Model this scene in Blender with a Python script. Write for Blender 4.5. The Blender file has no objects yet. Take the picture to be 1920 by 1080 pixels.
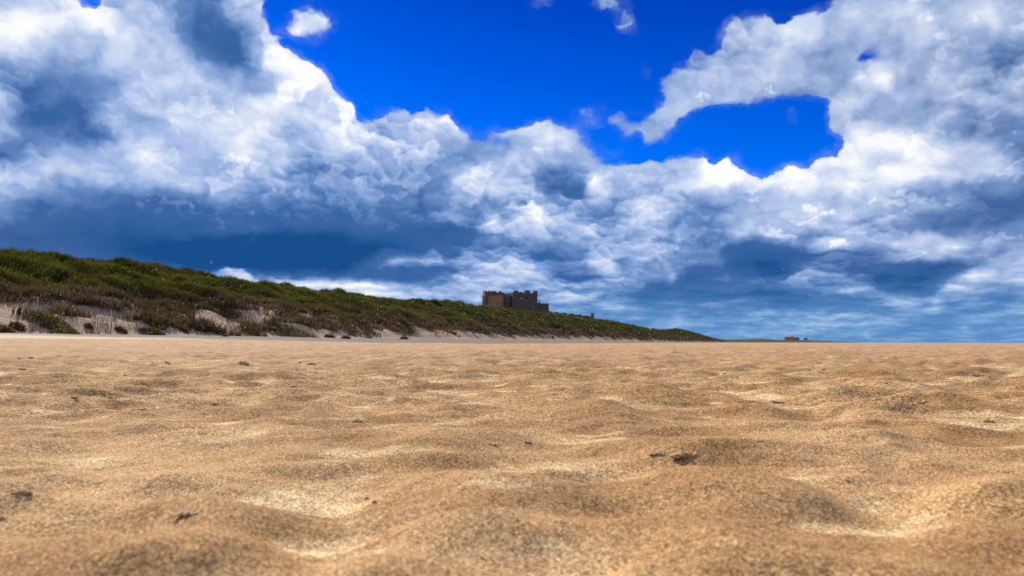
import bpy, math, random
import numpy as np
R = math.radians
sc = bpy.context.scene
COL = sc.collection

# ------------------------------------------------------------------ camera
CAM_H = 0.15
FPX, CX, CY, HOR = 1391.0, 960.0, 540.0, 642.0        # focal length / centre / horizon in photo pixels
PITCH = math.atan((HOR - CY) / FPX)
cd = bpy.data.cameras.new('camera'); cam = bpy.data.objects.new('camera', cd); COL.objects.link(cam)
cd.sensor_width = 36.0; cd.lens = 36.0 * FPX / 1920.0
cd.clip_start = 0.02; cd.clip_end = 40000
cd.dof.use_dof = True; cd.dof.focus_distance = 2.2; cd.dof.aperture_fstop = 9.0
cam.location = (0, 0, CAM_H); cam.rotation_euler = (R(90) + PITCH, 0, 0)
sc.camera = cam

def pix_dir(px, py):
    u = (np.asarray(px, float) - CX) / FPX; v = (CY - np.asarray(py, float)) / FPX
    c, s = math.cos(PITCH), math.sin(PITCH)
    d = np.stack([u, c - v * s, s + v * c], -1)
    return d / np.linalg.norm(d, axis=-1, keepdims=True)
def dir_pix(az, el):
    x = np.sin(az) * np.cos(el); y = np.cos(az) * np.cos(el); z = np.sin(el)
    c, s = math.cos(PITCH), math.sin(PITCH)
    f = y * c + z * s; up = -y * s + z * c
    return CX + FPX * x / f, CY - FPX * up / f

# ------------------------------------------------------------------ light
SUN_AZ, SUN_EL = R(-30), R(35)
sc.view_settings.view_transform = 'Standard'; sc.view_settings.look = 'None'
EXPO = 0.35
sc.view_settings.exposure = EXPO; sc.view_settings.gamma = 1.0
sc.cycles.max_bounces = 4; sc.cycles.diffuse_bounces = 2; sc.cycles.glossy_bounces = 2
sc.cycles.use_denoising = False
ld = bpy.data.lights.new('sun', 'SUN'); sun = bpy.data.objects.new('sun', ld); COL.objects.link(sun)
ld.energy = 5.0; ld.angle = R(0.5); ld.color = (1.0, 0.93, 0.82)
sd = (math.sin(SUN_AZ) * math.cos(SUN_EL), math.cos(SUN_AZ) * math.cos(SUN_EL), math.sin(SUN_EL))
from mathutils import Vector
sun.rotation_euler = Vector(sd).to_track_quat('Z', 'Y').to_euler(); sun.location = (-30, 30, 60)

# ------------------------------------------------------------------ node helper
class NT:
    def __init__(s, tree): s.t = tree; s.n = tree.nodes; s.l = tree.links
    def set(s, sock, v):
        if isinstance(v, bpy.types.NodeSocket): s.l.new(v, sock)
        elif v is not None: sock.default_value = v
    def new(s, typ, **kw):
        n = s.n.new(typ)
        for k, v in kw.items(): setattr(n, k, v)
        return n
    def m(s, op, a, b=None, c=None, clamp=False):
        n = s.new('ShaderNodeMath', operation=op, use_clamp=clamp)
        s.set(n.inputs[0], a)
        if b is not None: s.set(n.inputs[1], b)
        if c is not None: s.set(n.inputs[2], c)
        return n.outputs[0]
    def vm(s, op, a, b=None, c=None, scale=None):
        n = s.new('ShaderNodeVectorMath', operation=op)
        s.set(n.inputs[0], a)
        if b is not None: s.set(n.inputs[1], b)
        if c is not None: s.set(n.inputs[2], c)
        if scale is not None: s.set(n.inputs['Scale'], scale)
        return n.outputs['Value'] if op in ('DOT_PRODUCT', 'LENGTH', 'DISTANCE') else n.outputs[0]
    def noise(s, vec, scale, detail=4, rough=0.55, dist=0.0, dims='3D', out=0, lac=2.0):
        n = s.new('ShaderNodeTexNoise', noise_dimensions=dims)
        s.set(n.inputs['Vector'], vec); s.set(n.inputs['Scale'], scale)
        n.inputs['Detail'].default_value = detail; n.inputs['Roughness'].default_value = rough
        n.inputs['Distortion'].default_value = dist; n.inputs['Lacunarity'].default_value = lac
        return n.outputs[out]
    def voro(s, vec, scale, dims='3D', feature='F1', out='Distance', detail=0, rough=.5, rand=1):
        n = s.new('ShaderNodeTexVoronoi', voronoi_dimensions=dims, feature=feature)
        s.set(n.inputs['Vector'], vec); s.set(n.inputs['Scale'], scale)
        n.inputs['Detail'].default_value = detail; n.inputs['Roughness'].default_value = rough
        n.inputs['Randomness'].default_value = rand
        return n.outputs[out]
    def ramp(s, fac, stops, interp='LINEAR'):
        n = s.new('ShaderNodeValToRGB'); cr = n.color_ramp; cr.interpolation = interp
        e = cr.elements
        e[0].position, e[0].color = stops[0][0], tuple(stops[0][1]) + (1,)
        e[1].position, e[1].color = stops[-1][0], tuple(stops[-1][1]) + (1,)
        for p, c in stops[1:-1]:
            k = e.new(p); k.color = tuple(c) + (1,)
        s.set(n.inputs[0], fac); return n.outputs[0]
    def mr(s, v, a, b, c=0.0, d=1.0, kind='SMOOTHSTEP'):
        n = s.new('ShaderNodeMapRange', interpolation_type=kind); n.clamp = True
        for i, q in enumerate((v, a, b, c, d)): s.set(n.inputs[i], q)
        return n.outputs[0]
    def mix(s, f, a, b, mode='MIX'):
        n = s.new('ShaderNodeMix', data_type='RGBA', blend_type=mode)
        s.set(n.inputs[0], f)
        for i, q in ((6, a), (7, b)):
            s.set(n.inputs[i], tuple(q) + (1,) if isinstance(q, (tuple, list)) and len(q) == 3 else q)
        return n.outputs[2]
    def sep(s, v):
        n = s.new('ShaderNodeSeparateXYZ'); s.set(n.inputs[0], v); return n.outputs
    def comb(s, x, y, z=0.0):
        n = s.new('ShaderNodeCombineXYZ')
        for i, q in enumerate((x, y, z)): s.set(n.inputs[i], q)
        return n.outputs[0]

def lin(r, g, b):
    f = lambda c: c / 12.92 if c <= .04045 else ((c + .055) / 1.055) ** 2.4
    return (f(r / 255), f(g / 255), f(b / 255))

# ------------------------------------------------------------------ sky: Nishita blue + procedural cumulus in azimuth / elevation
def cloud_controls():
    """Where the cloud banks stand and how sunlit each is, drawn on a coarse azimuth / elevation chart."""
    W, H = 480, 170                                       # 4-px chart of the picture's sky, only a drafting grid
    xx, yy = np.meshgrid((np.arange(W) + .5) * 4, (np.arange(H) + .5) * 4)
    def poly(pts):
        ins = np.zeros(xx.shape, bool); n = len(pts)
        for i in range(n):
            (x0, y0), (x1, y1) = pts[i], pts[(i + 1) % n]
            if y0 == y1: continue
            c = ((y0 <= yy) != (y1 <= yy)) & (xx < (x1 - x0) * (yy - y0) / (y1 - y0) + x0)
            ins ^= c
        return ins
    clear = [(490,-5),(497,45),(522,92),(580,113),(614,140),(642,180),(656,214),(700,226),(715,207),(760,207),(800,205),(840,222),(870,247),
             (892,262),(930,235),(960,246),(1000,232),(1035,220),(1062,235),(1087,262),(1117,300),(1140,312),(1180,305),(1240,302),(1300,300),
             (1322,288),(1345,312),(1382,294),(1400,315),(1442,326),(1475,314),(1488,302),(1505,322),(1535,298),(1582,292),(1566,256),(1543,245),
             (1545,188),(1500,186),(1400,196),(1330,204),(1292,214),(1252,262),(1212,272),(1198,240),(1238,206),(1248,160),(1290,112),
             (1340,96),(1358,62),(1388,28),(1422,18),(1470,46),(1500,24),(1560,27),(1572,-5)]
    cov = 1.0 - poly(clear).astype(float)
    def blur(a, r):
        k = np.exp(-.5 * (np.arange(-3 * r, 3 * r + 1) / r) ** 2); k /= k.sum()
        p = np.pad(a, 3 * r, mode='edge')
        p = np.apply_along_axis(lambda v: np.convolve(v, k, 'valid'), 1, p)
        return np.apply_along_axis(lambda v: np.convolve(v, k, 'valid'), 0, p)
    cov = blur(cov, 2)
    def g(x, y, rx, ry, rot=0):
        c, s = math.cos(R(rot)), math.sin(R(rot)); dx, dy = xx - x, yy - y
        return np.exp(-(((dx * c + dy * s) / rx) ** 2 + ((-dx * s + dy * c) / ry) ** 2))
    for x, y, rx, ry, rot, a in [(577,38,32,26,0,.85),(600,58,22,20,0,.6),(550,48,25,16,0,.55),(1150,10,28,13,10,.7),(1172,42,18,26,-20,.7),(1013,4,26,12,0,.5),
                                 (1213,130,10,16,0,.36),(1108,220,26,15,0,.62),(1158,232,28,16,0,.58),(1190,245,28,18,0,.6),(1220,252,26,18,0,.6),
                                 (1490,223,12,9,0,.38),(905,262,28,20,0,.35),(1060,250,40,16,25,.6),(1140,285,50,18,0,.3)]:
        cov = np.maximum(cov, np.minimum(1.35 * a * g(x, y, rx * 1.1, ry * 1.1, rot), 1.0))
    for x, y, rx, ry, a in [(1624,104,9,15,.9),(152,2,34,18,.9),(1722,2,8,10,.6),(940,262,26,22,.35),(925,320,14,9,.4),(1395,118,18,12,.45),(990,500,40,14,.22),(1016,498,22,14,.3)]:
        cov = cov * (1 - a * g(x, y, rx, ry))
    br = np.full(xx.shape, .60)
    br = br + (.44 - br) * np.clip((yy - 520) / 60, 0, 1)
    P = """250 150 400 170 0 .64|60 50 100 45 0 .86|150 20 40 14 35 .92|190 45 30 24 0 .98|110 95 80 28 0 .70|330 60 80 60 0 .66|400 70 62 90 -25 .34|432 112 34 48 -20 .27
470 18 36 22 30 .68|300 130 80 50 0 .70|230 90 26 50 -20 .76|60 128 70 24 0 .55|95 165 85 22 0 .42|14 190 36 22 10 .82|85 232 62 40 0 .36|145 212 44 44 0 .35|185 258 30 20 0 .38|135 258 15 9 0 .62
200 165 24 16 0 .5|20 288 34 22 0 .34|222 222 14 30 -20 .66|115 290 60 22 0 .58|95 312 26 14 0 .72|270 232 36 26 0 .5|330 245 60 26 0 .66|300 215 40 10 20 .72
530 118 30 20 20 1|575 136 34 18 25 1|622 178 12 26 -25 .98|548 158 30 18 0 .92|648 205 9 16 0 .9|590 195 44 36 0 .70|500 196 60 14 10 .86|480 235 60 36 0 .84|430 262 60 40 0 .84|420 175 40 40 0 .66
280 306 40 14 30 .74|340 345 60 13 27 .76|420 378 60 12 30 .66|490 402 46 12 10 .55|380 300 40 30 0 .64|532 350 22 20 0 .86|560 285 40 50 30 .5|600 320 60 40 0 .46|520 290 26 40 0 .66
640 250 50 30 0 .76|680 288 50 34 0 .7|705 265 46 9 15 .88|800 235 60 26 0 .70|780 272 30 18 0 .8|850 240 22 20 0 .74|875 285 40 20 0 .5|740 325 80 34 0 .44|690 320 30 26 0 .6
15 350 24 17 0 .78|88 336 20 17 0 .74|140 345 30 12 0 .55|120 395 170 40 0 .42|300 395 130 34 0 .36|60 440 120 34 0 .36|250 430 200 34 0 .27|640 395 160 40 0 .38|760 375 110 34 0 .42
480 462 330 34 0 .12|480 492 240 34 0 .05|640 478 160 34 0 .10|850 440 110 20 0 .24|930 452 46 14 0 .26|740 492 50 13 -8 .56|808 484 56 7 2 .62|690 512 40 10 0 .28|770 514 72 13 0 .24
450 522 60 11 4 1|560 533 80 10 4 .85|668 541 66 12 4 1|735 549 66 11 6 .9|810 560 60 8 6 .55|865 515 18 26 0 .62|900 540 60 34 0 .58|960 500 46 26 0 .66|1000 518 36 14 0 .76|925 505 26 10 0 .8
1000 252 52 26 0 .72|1040 278 36 22 0 .78|940 325 56 34 0 .66|880 335 20 26 0 .74|1045 335 50 30 25 .46|1085 366 40 24 30 .34|985 384 22 12 0 1|1008 410 18 20 -30 .9|960 432 44 18 0 .66|1060 398 40 18 0 .62
870 372 16 26 0 .66|890 400 24 30 0 .46|925 420 18 14 0 .9|1122 342 16 20 20 .92|1138 370 20 12 -20 .92|1160 398 42 22 -20 .36|1200 345 40 30 0 .6|1220 402 46 32 -20 .68|1206 400 22 14 0 .8|1125 436 34 10 0 .78
1200 448 60 20 0 .62|1045 470 70 16 0 .40|1100 520 80 11 0 .28|1130 494 32 18 0 .74|1060 500 40 10 0 .4|1050 545 60 9 0 .6|1090 556 90 6 2 .74|1170 540 44 18 0 .66|1000 560 60 10 0 .5|1180 500 40 24 0 .56
1280 335 60 26 0 .62|1325 298 18 14 0 1|1350 322 34 14 0 1|1390 325 36 14 0 1|1320 345 34 14 0 .8|1440 340 40 12 0 .96|1490 318 12 14 0 .98|1490 345 40 20 0 .92|1400 375 60 26 0 .68|1290 410 40 40 0 .5|1390 418 46 22 0 .74
1330 440 34 34 0 .46|1420 475 80 34 0 .28|1440 508 90 22 0 .13|1320 520 60 22 0 .28|1245 520 26 28 0 .42|1258 508 30 7 45 .62|1250 550 90 16 0 .2|1400 552 140 11 0 .2|1330 505 50 6 30 .42
1500 60 46 32 0 .82|1452 122 40 26 -35 .74|1565 108 30 26 0 .56|1420 165 70 12 0 .72|1510 178 100 10 0 .54|1340 140 44 26 -30 .62|1272 182 26 20 0 .6|1450 60 26 30 0 .66|1390 70 26 30 0 .64
1620 35 50 34 0 .68|1700 22 40 14 0 .74|1690 90 50 26 0 .54|1740 35 14 14 0 .9|1655 145 30 22 0 .96|1600 152 10 8 0 .9|1750 85 60 40 0 .6|1860 30 50 26 0 .76|1902 98 26 24 0 .42|1715 60 40 10 0 .72
1700 150 26 22 0 .52|1785 150 60 30 0 .7|1590 200 40 20 0 .78|1600 240 40 12 0 .74|1652 212 50 18 0 .54|1770 210 90 16 0 .58|1850 235 80 30 0 .42|1900 265 50 26 0 .44|1620 268 60 16 0 .88|1575 300 60 20 0 .92
1680 268 46 22 0 .88|1700 325 70 15 0 .95|1750 290 50 30 0 .8|1845 305 44 26 0 .72|1912 310 18 50 0 .42|1600 345 60 22 0 .84|1680 355 60 14 0 .70|1800 368 100 20 0 .46|1870 392 70 34 0 .33|1760 418 110 18 0 .35|1680 415 44 16 0 .54
1500 378 50 22 0 .76|1470 402 40 26 0 .68|1560 402 40 18 0 .74|1560 456 46 9 0 .8|1480 440 40 14 0 .62|1500 480 90 13 0 .26|1600 478 60 12 0 .28|1720 455 40 12 10 .72|1790 462 44 13 0 .82|1850 468 44 9 10 .6
1620 500 50 13 0 .32|1550 514 50 13 0 .52|1590 530 30 8 20 .6|1690 520 100 16 0 .2|1700 536 70 11 0 .12|1770 502 80 9 0 .22|1500 562 90 9 0 .16|1850 521 36 8 0 .86|1798 540 44 8 -12 .76|1758 555 24 6 -8 .76
1890 502 40 9 -15 .62|1860 548 60 12 0 .42|1750 577 18 5 0 .75|1690 572 70 8 0 .5|1900 585 60 10 0 .46|1600 600 90 8 0 .5|1450 590 70 7 0 .52|1250 590 60 7 0 .5|1180 610 80 6 0 .46"""
    for q in P.replace('\n', '|').split('|'):
        x, y, rx, ry, rot, v = map(float, q.split())
        w = np.clip(1.25 * g(x, y, rx, ry, rot), 0, 1)
        br = br + (v - br) * w
    neu = np.clip(.75 * g(1800, 120, 330, 230) + .35 * g(1420, 120, 120, 90) + .35 * g(80, 60, 150, 80) + .3 * g(1800, 450, 260, 150) + .3 * g(60, 440, 150, 60), 0, 1)
    return cov, br, neu, W, H

world = bpy.data.worlds.new('World'); sc.world = world; world.use_nodes = True
world.cycles.sampling_method = 'MANUAL'; world.cycles.sample_map_resolution = 256
def build_world():
    T = NT(world.node_tree); world.node_tree.nodes.clear()
    geo = T.new('ShaderNodeTexCoord').outputs['Generated']
    d = T.vm('NORMALIZE', geo); X, Y, Z = T.sep(d)[0:3]
    sky = T.new('ShaderNodeTexSky', sky_type='NISHITA', sun_disc=False)
    sky.sun_elevation = SUN_EL; sky.sun_rotation = SUN_AZ; sky.ozone_density = 3.0; sky.air_density = 1.0; sky.dust_density = .3
    blue = T.mix(1.0, sky.outputs[0], T.comb(0.0, T.mr(Z, .20, .44, .30, .125, 'LINEAR'), T.mr(Z, .20, .44, 1.10, .70, 'LINEAR')), 'MULTIPLY')
    # warp the directions a little so that cloud edges curl
    wv = T.vm('SUBTRACT', T.noise(d, 9.0, 5, .6, out=1), (.5, .5, .5))
    wv2 = T.vm('SUBTRACT', T.noise(d, 34.0, 3, .6, out=1), (.5, .5, .5))
    w = T.vm('ADD', T.vm('MULTIPLY', wv, (.042, .03, .030)), T.vm('MULTIPLY', wv2, (.022, .015, .018)))
    fl = T.mr(Z, 0.0, .18, .30, 1.0, 'LINEAR')
    dw = T.vm('ADD', d, T.vm('MULTIPLY', w, T.comb(1.0, 1.0, fl)))
    xw, yw, zw = T.sep(dw)[0:3]
    az = T.m('ARCTAN2', xw, yw); el = T.m('ARCSINE', zw)
    # rounded lobes: every lobe leans towards its own centre and is lit on its upper side
    lob = T.mr(Z, .02, .14, .25, 1.0)
    elk = T.m('ADD', el, T.m('MULTIPLY', T.m('SUBTRACT', 1.0, T.m('EXPONENT', T.m('MULTIPLY', el, -9.0))), .16))
    q2 = T.comb(az, elk)
    lobes = None; lrel = None
    for scl, smt, pull, kk in ((15.0, .5, .22, .7), (34.0, .45, .34, .8), (80.0, .45, .30, .6)):
        vn = T.new('ShaderNodeTexVoronoi', voronoi_dimensions='2D', feature='SMOOTH_F1')
        T.set(vn.inputs['Vector'], q2); vn.inputs['Scale'].default_value = scl; vn.inputs['Smoothness'].default_value = smt
        off = T.vm('SUBTRACT', q2, vn.outputs['Position'])
        ox, oy, _ = T.sep(off)[0:3]
        lr = T.m('MULTIPLY', T.m('ADD', T.m('MULTIPLY', oy, .95), T.m('MULTIPLY', ox, .25)), scl * kk)
        lrel = lr if lrel is None else T.m('ADD', lrel, lr)
        pl = T.vm('SCALE', off, scale=pull)
        lobes = pl if lobes is None else T.vm('ADD', lobes, pl)
    lmask = T.mr(T.noise(d, 5.0, 3, .5),   .40, .62, .15, 1.0)
    lx, ly, _ = T.sep(T.vm('SCALE', lobes, scale=T.m('MULTIPLY', lmask, .8)))[0:3]
    az = T.m('SUBTRACT', az, lx); el = T.m('SUBTRACT', el, T.m('MULTIPLY', ly, lob))
    AZ0, AZ1, EL0, EL1, NR, NC = R(-40), R(40), R(-.5), R(29), 44, 96
    u = T.m('DIVIDE', T.m('SUBTRACT', az, AZ0), AZ1 - AZ0)
    v = T.m('MULTIPLY', T.m('DIVIDE', T.m('SUBTRACT', el, EL0), EL1 - EL0), NR - 1.0)
    v = T.m('MINIMUM', T.m('MAXIMUM', v, 0.0), NR - 1.0)
    cov, br, neu, W, H = cloud_controls()
    half = NC // 3
    u3 = T.m('MULTIPLY', u, 3.0)
    us = [T.m('ADD', u3, 0.0, clamp=True), T.m('SUBTRACT', u3, 1.0, clamp=True), T.m('SUBTRACT', u3, 2.0, clamp=True)]
    g1_, g2_ = T.m('GREATER_THAN', u3, 1.0), T.m('GREATER_THAN', u3, 2.0)
    rows = []
    for j in range(NR):                                       # one small node group per row of the chart
        e = EL0 + (EL1 - EL0) * j / (NR - 1)
        rg = bpy.data.node_groups.new('cloud_row', 'ShaderNodeTree'); K = NT(rg)
        for nm in ('a', 'b', 'c', 'ga', 'gb', 'w'): rg.interface.new_socket(nm, in_out='INPUT', socket_type='NodeSocketFloat')
        rg.interface.new_socket('row', in_out='OUTPUT', socket_type='NodeSocketVector')
        ki = K.new('NodeGroupInput').outputs; ko = K.new('NodeGroupOutput'); cols = []
        for hf in (0, 1, 2):
            a = AZ0 + (AZ1 - AZ0) * (hf + np.arange(half) / (half - 1)) / 3
            px, py = dir_pix(a, np.full_like(a, e))
            fx = np.clip(px / 4 - .5, 0, W - 1.001); fy = np.clip(py / 4 - .5, 0, H - 1.001)
            i0 = fx.astype(int); j0 = fy.astype(int); a1 = fx - i0; b1 = fy - j0
            smp = lambda m: (m[j0, i0] * (1 - a1) + m[j0, i0 + 1] * a1) * (1 - b1) + (m[j0 + 1, i0] * (1 - a1) + m[j0 + 1, i0 + 1] * a1) * b1
            c = np.stack([smp(cov), smp(br), smp(neu)], -1)
            cols.append(K.ramp(ki[hf], [(k / (half - 1), c[k]) for k in range(half)]))
        row = K.mix(ki[4], K.mix(ki[3], cols[0], cols[1]), cols[2])
        wt = K.m('MAXIMUM', K.m('SUBTRACT', 1.0, K.m('ABSOLUTE', K.m('SUBTRACT', ki[5], float(j)))), 0.0)
        K.set(ko.inputs[0], K.vm('SCALE', row, scale=wt)); rows.append(rg)
    acc = None
    for rg in rows:
        n = T.new('ShaderNodeGroup'); n.node_tree = rg
        for i_, q_ in enumerate((us[0], us[1], us[2], g1_, g2_, v)): T.l.new(q_, n.inputs[i_])
        acc = n.outputs[0] if acc is None else T.vm('ADD', acc, n.outputs[0])
    C, B, G = T.sep(acc)[0:3]
    B = T.m('ADD', T.m('MULTIPLY', T.m('SUBTRACT', B, .56), 1.28), .555)
    # cloud relief: a billowing height, sampled twice along the way to the light
    grp = bpy.data.node_groups.new('cloud_height', 'ShaderNodeTree')
    grp.interface.new_socket('Vector', in_out='INPUT', socket_type='NodeSocketVector')
    grp.interface.new_socket('Height', in_out='OUTPUT', socket_type='NodeSocketFloat')
    Q = NT(grp); gi = Q.new('NodeGroupInput'); go = Q.new('NodeGroupOutput')
    f1 = Q.noise(gi.outputs[0], 6.0, 7, .52, .35)
    b1 = Q.voro(gi.outputs[0], 15.0, detail=2, rough=.55)
    b1 = Q.m('SUBTRACT', 1.0, b1)
    h = Q.m('ADD', Q.m('MULTIPLY', f1, .72), Q.m('MULTIPLY', b1, .28))
    Q.set(go.inputs[0], h)
    def height(vec):
        n = T.new('ShaderNodeGroup'); n.node_tree = grp; T.set(n.inputs[0], vec); return n.outputs[0]
    flat = T.mr(Z, 0.0, .17, 4.2, 1.0, 'SMOOTHSTEP')          # low clouds are seen edge-on: flatter and finer
    sc_ = T.mr(Z, 0.0, .17, 1.9, 1.0, 'SMOOTHSTEP')
    # piecewise stretch of Z is integrated so that the pattern stays continuous
    zi = T.m('ADD', Z, T.m('MULTIPLY', T.m('SUBTRACT', 1.0, T.m('EXPONENT', T.m('MULTIPLY', Z, -11.0))), .30))
    p = T.vm('ADD', T.comb(X, Y, zi), T.vm('MULTIPLY', wv2, (.03, .03, .03)))
    h0 = height(p); h1 = height(T.vm('ADD', p, (-.006, .0, .017)))
    h2 = height(T.vm('ADD', p, (-.02, .0, .05)))
    rel = T.m('ADD', T.m('MULTIPLY', T.m('SUBTRACT', h0, h1), .80), T.m('MULTIPLY', T.m('SUBTRACT', h0, h2), .45))
    # overlapping heads: each layer has a crisp, sunlit upper rim and falls into shade below it
    grp2 = bpy.data.node_groups.new('cloud_heads', 'ShaderNodeTree')
    grp2.interface.new_socket('Vector', in_out='INPUT', socket_type='NodeSocketVector')
    grp2.interface.new_socket('Height', in_out='OUTPUT', socket_type='NodeSocketFloat')
    Q2 = NT(grp2); gi2 = Q2.new('NodeGroupInput'); go2 = Q2.new('NodeGroupOutput')
    f2 = Q2.noise(gi2.outputs[0], 6.5, 7, .52, .25)
    b2 = Q2.m('SUBTRACT', 1.0, Q2.voro(gi2.outputs[0], 22.0, detail=3, rough=.62))
    Q2.set(go2.inputs[0], Q2.m('ADD', Q2.m('MULTIPLY', f2, .70), Q2.m('MULTIPLY', b2, .30)))
    def heads(vec):
        n = T.new('ShaderNodeGroup'); n.node_tree = grp2; T.set(n.inputs[0], vec); return n.outputs[0]
    LAY = None; HT = .425
    for li, (off, scl) in enumerate((((3.1, 7.7, 1.3), .75), ((9.2, 2.4, 5.1), .48), ((5.5, 4.1, 8.8), .60))):
        pv = T.vm('ADD', T.vm('SCALE', p, scale=scl), off)
        n0 = heads(pv); n1 = heads(T.vm('ADD', pv, (-.004, .0, .024)))
        dlt = T.m('SUBTRACT', n0, n1)
        wdt = T.mr(dlt, -.01, .035, .15, .038)
        mk = T.mr(n0, HT, T.m('ADD', HT, wdt))
        lit = T.m('MINIMUM', T.m('MULTIPLY', dlt, 1.9), .14)
        dep = T.mr(n0, HT, HT + .14, .035, -.06, 'LINEAR')
        sh = T.m('ADD', lit, dep)
        LAY = T.m('MULTIPLY', mk, sh) if LAY is None else T.m('ADD', T.m('MULTIPLY', LAY, T.m('SUBTRACT', 1.0, mk)), T.m('MULTIPLY', mk, sh))
    LAY = T.m('MULTIPLY', LAY, T.m('MULTIPLY', T.mr(Z, .03, .14, .30, 1.0), T.mr(T.noise(d, 4.0, 2, .5), .40, .60, .35, 1.0)))
    rel = T.m('ADD', T.m('MULTIPLY', rel, .55), LAY)
    hi = T.noise(p, 44.0, 7, .62)
    rel = T.m('ADD', rel, T.m('MULTIPLY', T.m('MULTIPLY', lrel, lmask), .17))
    amp = T.mr(Z, 0.02, .16, .95, 1.0)
    relamp = T.mr(B, .05, .55, .25, 1.0)
    s = T.m('ADD', B, T.m('MULTIPLY', T.m('MULTIPLY', rel, relamp), amp))
    s = T.m('ADD', s, T.m('MULTIPLY', T.m('SUBTRACT', h0, .50), T.m('MULTIPLY', relamp, .13)))
    s = T.m('ADD', s, T.m('MULTIPLY', T.m('SUBTRACT', hi, .5), T.m('MULTIPLY', relamp, .24)))
    # thin rims let more light through
    covn = T.m('ADD', C, T.m('MULTIPLY', T.m('SUBTRACT', h0, .50), .60))
    covn = T.m('ADD', covn, T.m('MULTIPLY', T.m('SUBTRACT', hi, .5), .22))
    wd = T.mr(B, .5, .85, .26, .06)
    covn = T.m('ADD', covn, T.m('MULTIPLY', T.m('SUBTRACT', T.m('ABSOLUTE', lrel), .25), -.10))
    alpha = T.mr(covn, T.m('SUBTRACT', .50, wd), T.m('ADD', .50, wd))
    veil = T.m('MULTIPLY', T.mr(covn, .02, .55, 0.0, .26), T.mr(T.noise(p, 16.0, 5, .6), .36, .66))
    alpha = T.m('MAXIMUM', alpha, veil)
    stk = T.noise(T.vm('MULTIPLY', T.vm('ADD', d, T.vm('SCALE', wv2, scale=.006)), (1.0, 1.0, 6.0)), 20.0, 7, .62)
    s = T.m('ADD', s, T.m('MULTIPLY', T.m('SUBTRACT', stk, .5), T.mr(Z, .04, .13, .95, 0.0)))
    lowf = T.mr(Z, 0.01, .10, 1.0, 0.0)
    k = 10.0 / 2 ** EXPO
    st = [(0, (24, 78, 140)), (.12, (46, 94, 156)), (.28, (62, 104, 166)), (.45, (106, 142, 198)), (.62, (160, 184, 228)), (.78, (205, 218, 244)), (.92, (244, 247, 254)), (1, (255, 255, 255))]
    cc = T.ramp(s, [(q, lin(*c)) for q, c in st])
    sn = [(0, (40, 70, 116)), (.28, (88, 108, 152)), (.45, (128, 146, 184)), (.62, (172, 186, 214)), (.78, (212, 220, 236)), (1, (255, 255, 254))]
    cn = T.ramp(s, [(q, lin(*c)) for q, c in sn])
    cc = T.mix(T.m('MULTIPLY', G, .6), cc, cn)
    sl = [(0, (72, 128, 186)), (.35, (98, 150, 206)), (.5, (128, 172, 218)), (.7, (172, 202, 232)), (1, (225, 232, 240))]
    cl = T.ramp(s, [(q, lin(*c)) for q, c in sl])
    cc = T.mix(T.m('MULTIPLY', lowf, .85), cc, cl)
    cc = T.vm('SCALE', cc, scale=k)
    col = T.mix(alpha, blue, cc)
    bg = T.new('ShaderNodeBackground'); T.set(bg.inputs[0], col); bg.inputs[1].default_value = .1
    out = T.new('ShaderNodeOutputWorld'); T.l.new(bg.outputs[0], out.inputs[0])
build_world()

# ------------------------------------------------------------------ numpy noise
def _hash(ix, iy, seed):
    h = (ix.astype(np.int64) * 374761393 + iy.astype(np.int64) * 668265263 + seed * 974634777) & 0xFFFFFFFF
    h = ((h ^ (h >> 13)) * 1274126177) & 0xFFFFFFFF
    h = ((h ^ (h >> 16)) * 2246822519) & 0xFFFFFFFF
    return ((h ^ (h >> 15)) & 0xFFFFFF) / float(0xFFFFFF)
def gn(x, y, seed=0):
    """gradient noise, about -1..1"""
    ix = np.floor(x); iy = np.floor(y); fx = x - ix; fy = y - iy
    u = fx * fx * fx * (fx * (fx * 6 - 15) + 10); v = fy * fy * fy * (fy * (fy * 6 - 15) + 10)
    def c(ox, oy):
        a = _hash(ix + ox, iy + oy, seed) * 2 * math.pi
        return np.cos(a) * (fx - ox) + np.sin(a) * (fy - oy)
    return 1.5 * ((c(0, 0) * (1 - u) + c(1, 0) * u) * (1 - v) + (c(0, 1) * (1 - u) + c(1, 1) * u) * v)
def fbm(x, y, seed=0, octv=4, g=.5):
    s = 0; a = 1; t = 0
    for o in range(octv):
        s = s + a * gn(x * 2 ** o + 17.3 * o, y * 2 ** o - 9.1 * o, seed + o); t += a; a *= g
    return s / t * 1.4
def sstep(a, b, x):
    q = np.clip((x - a) / (b - a), 0, 1); return q * q * (3 - 2 * q)

# ------------------------------------------------------------------ terrain heights
SHORE = R(18.0)                                            # the beach runs 18 degrees right of straight ahead
E = np.array([math.sin(SHORE), math.cos(SHORE)]); NN = np.array([-math.cos(SHORE), math.sin(SHORE)])   # along / towards the dunes
def st_of(x, y): return x * E[0] + y * E[1], x * NN[0] + y * NN[1]
def xy_of(s, t): return s * E[0] + t * NN[0], s * E[1] + t * NN[1]

def gpos(px, py, h=0.0):
    d = (CAM_H - h) * FPX / (py - HOR); return (px - CX) / FPX * d, d
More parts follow.
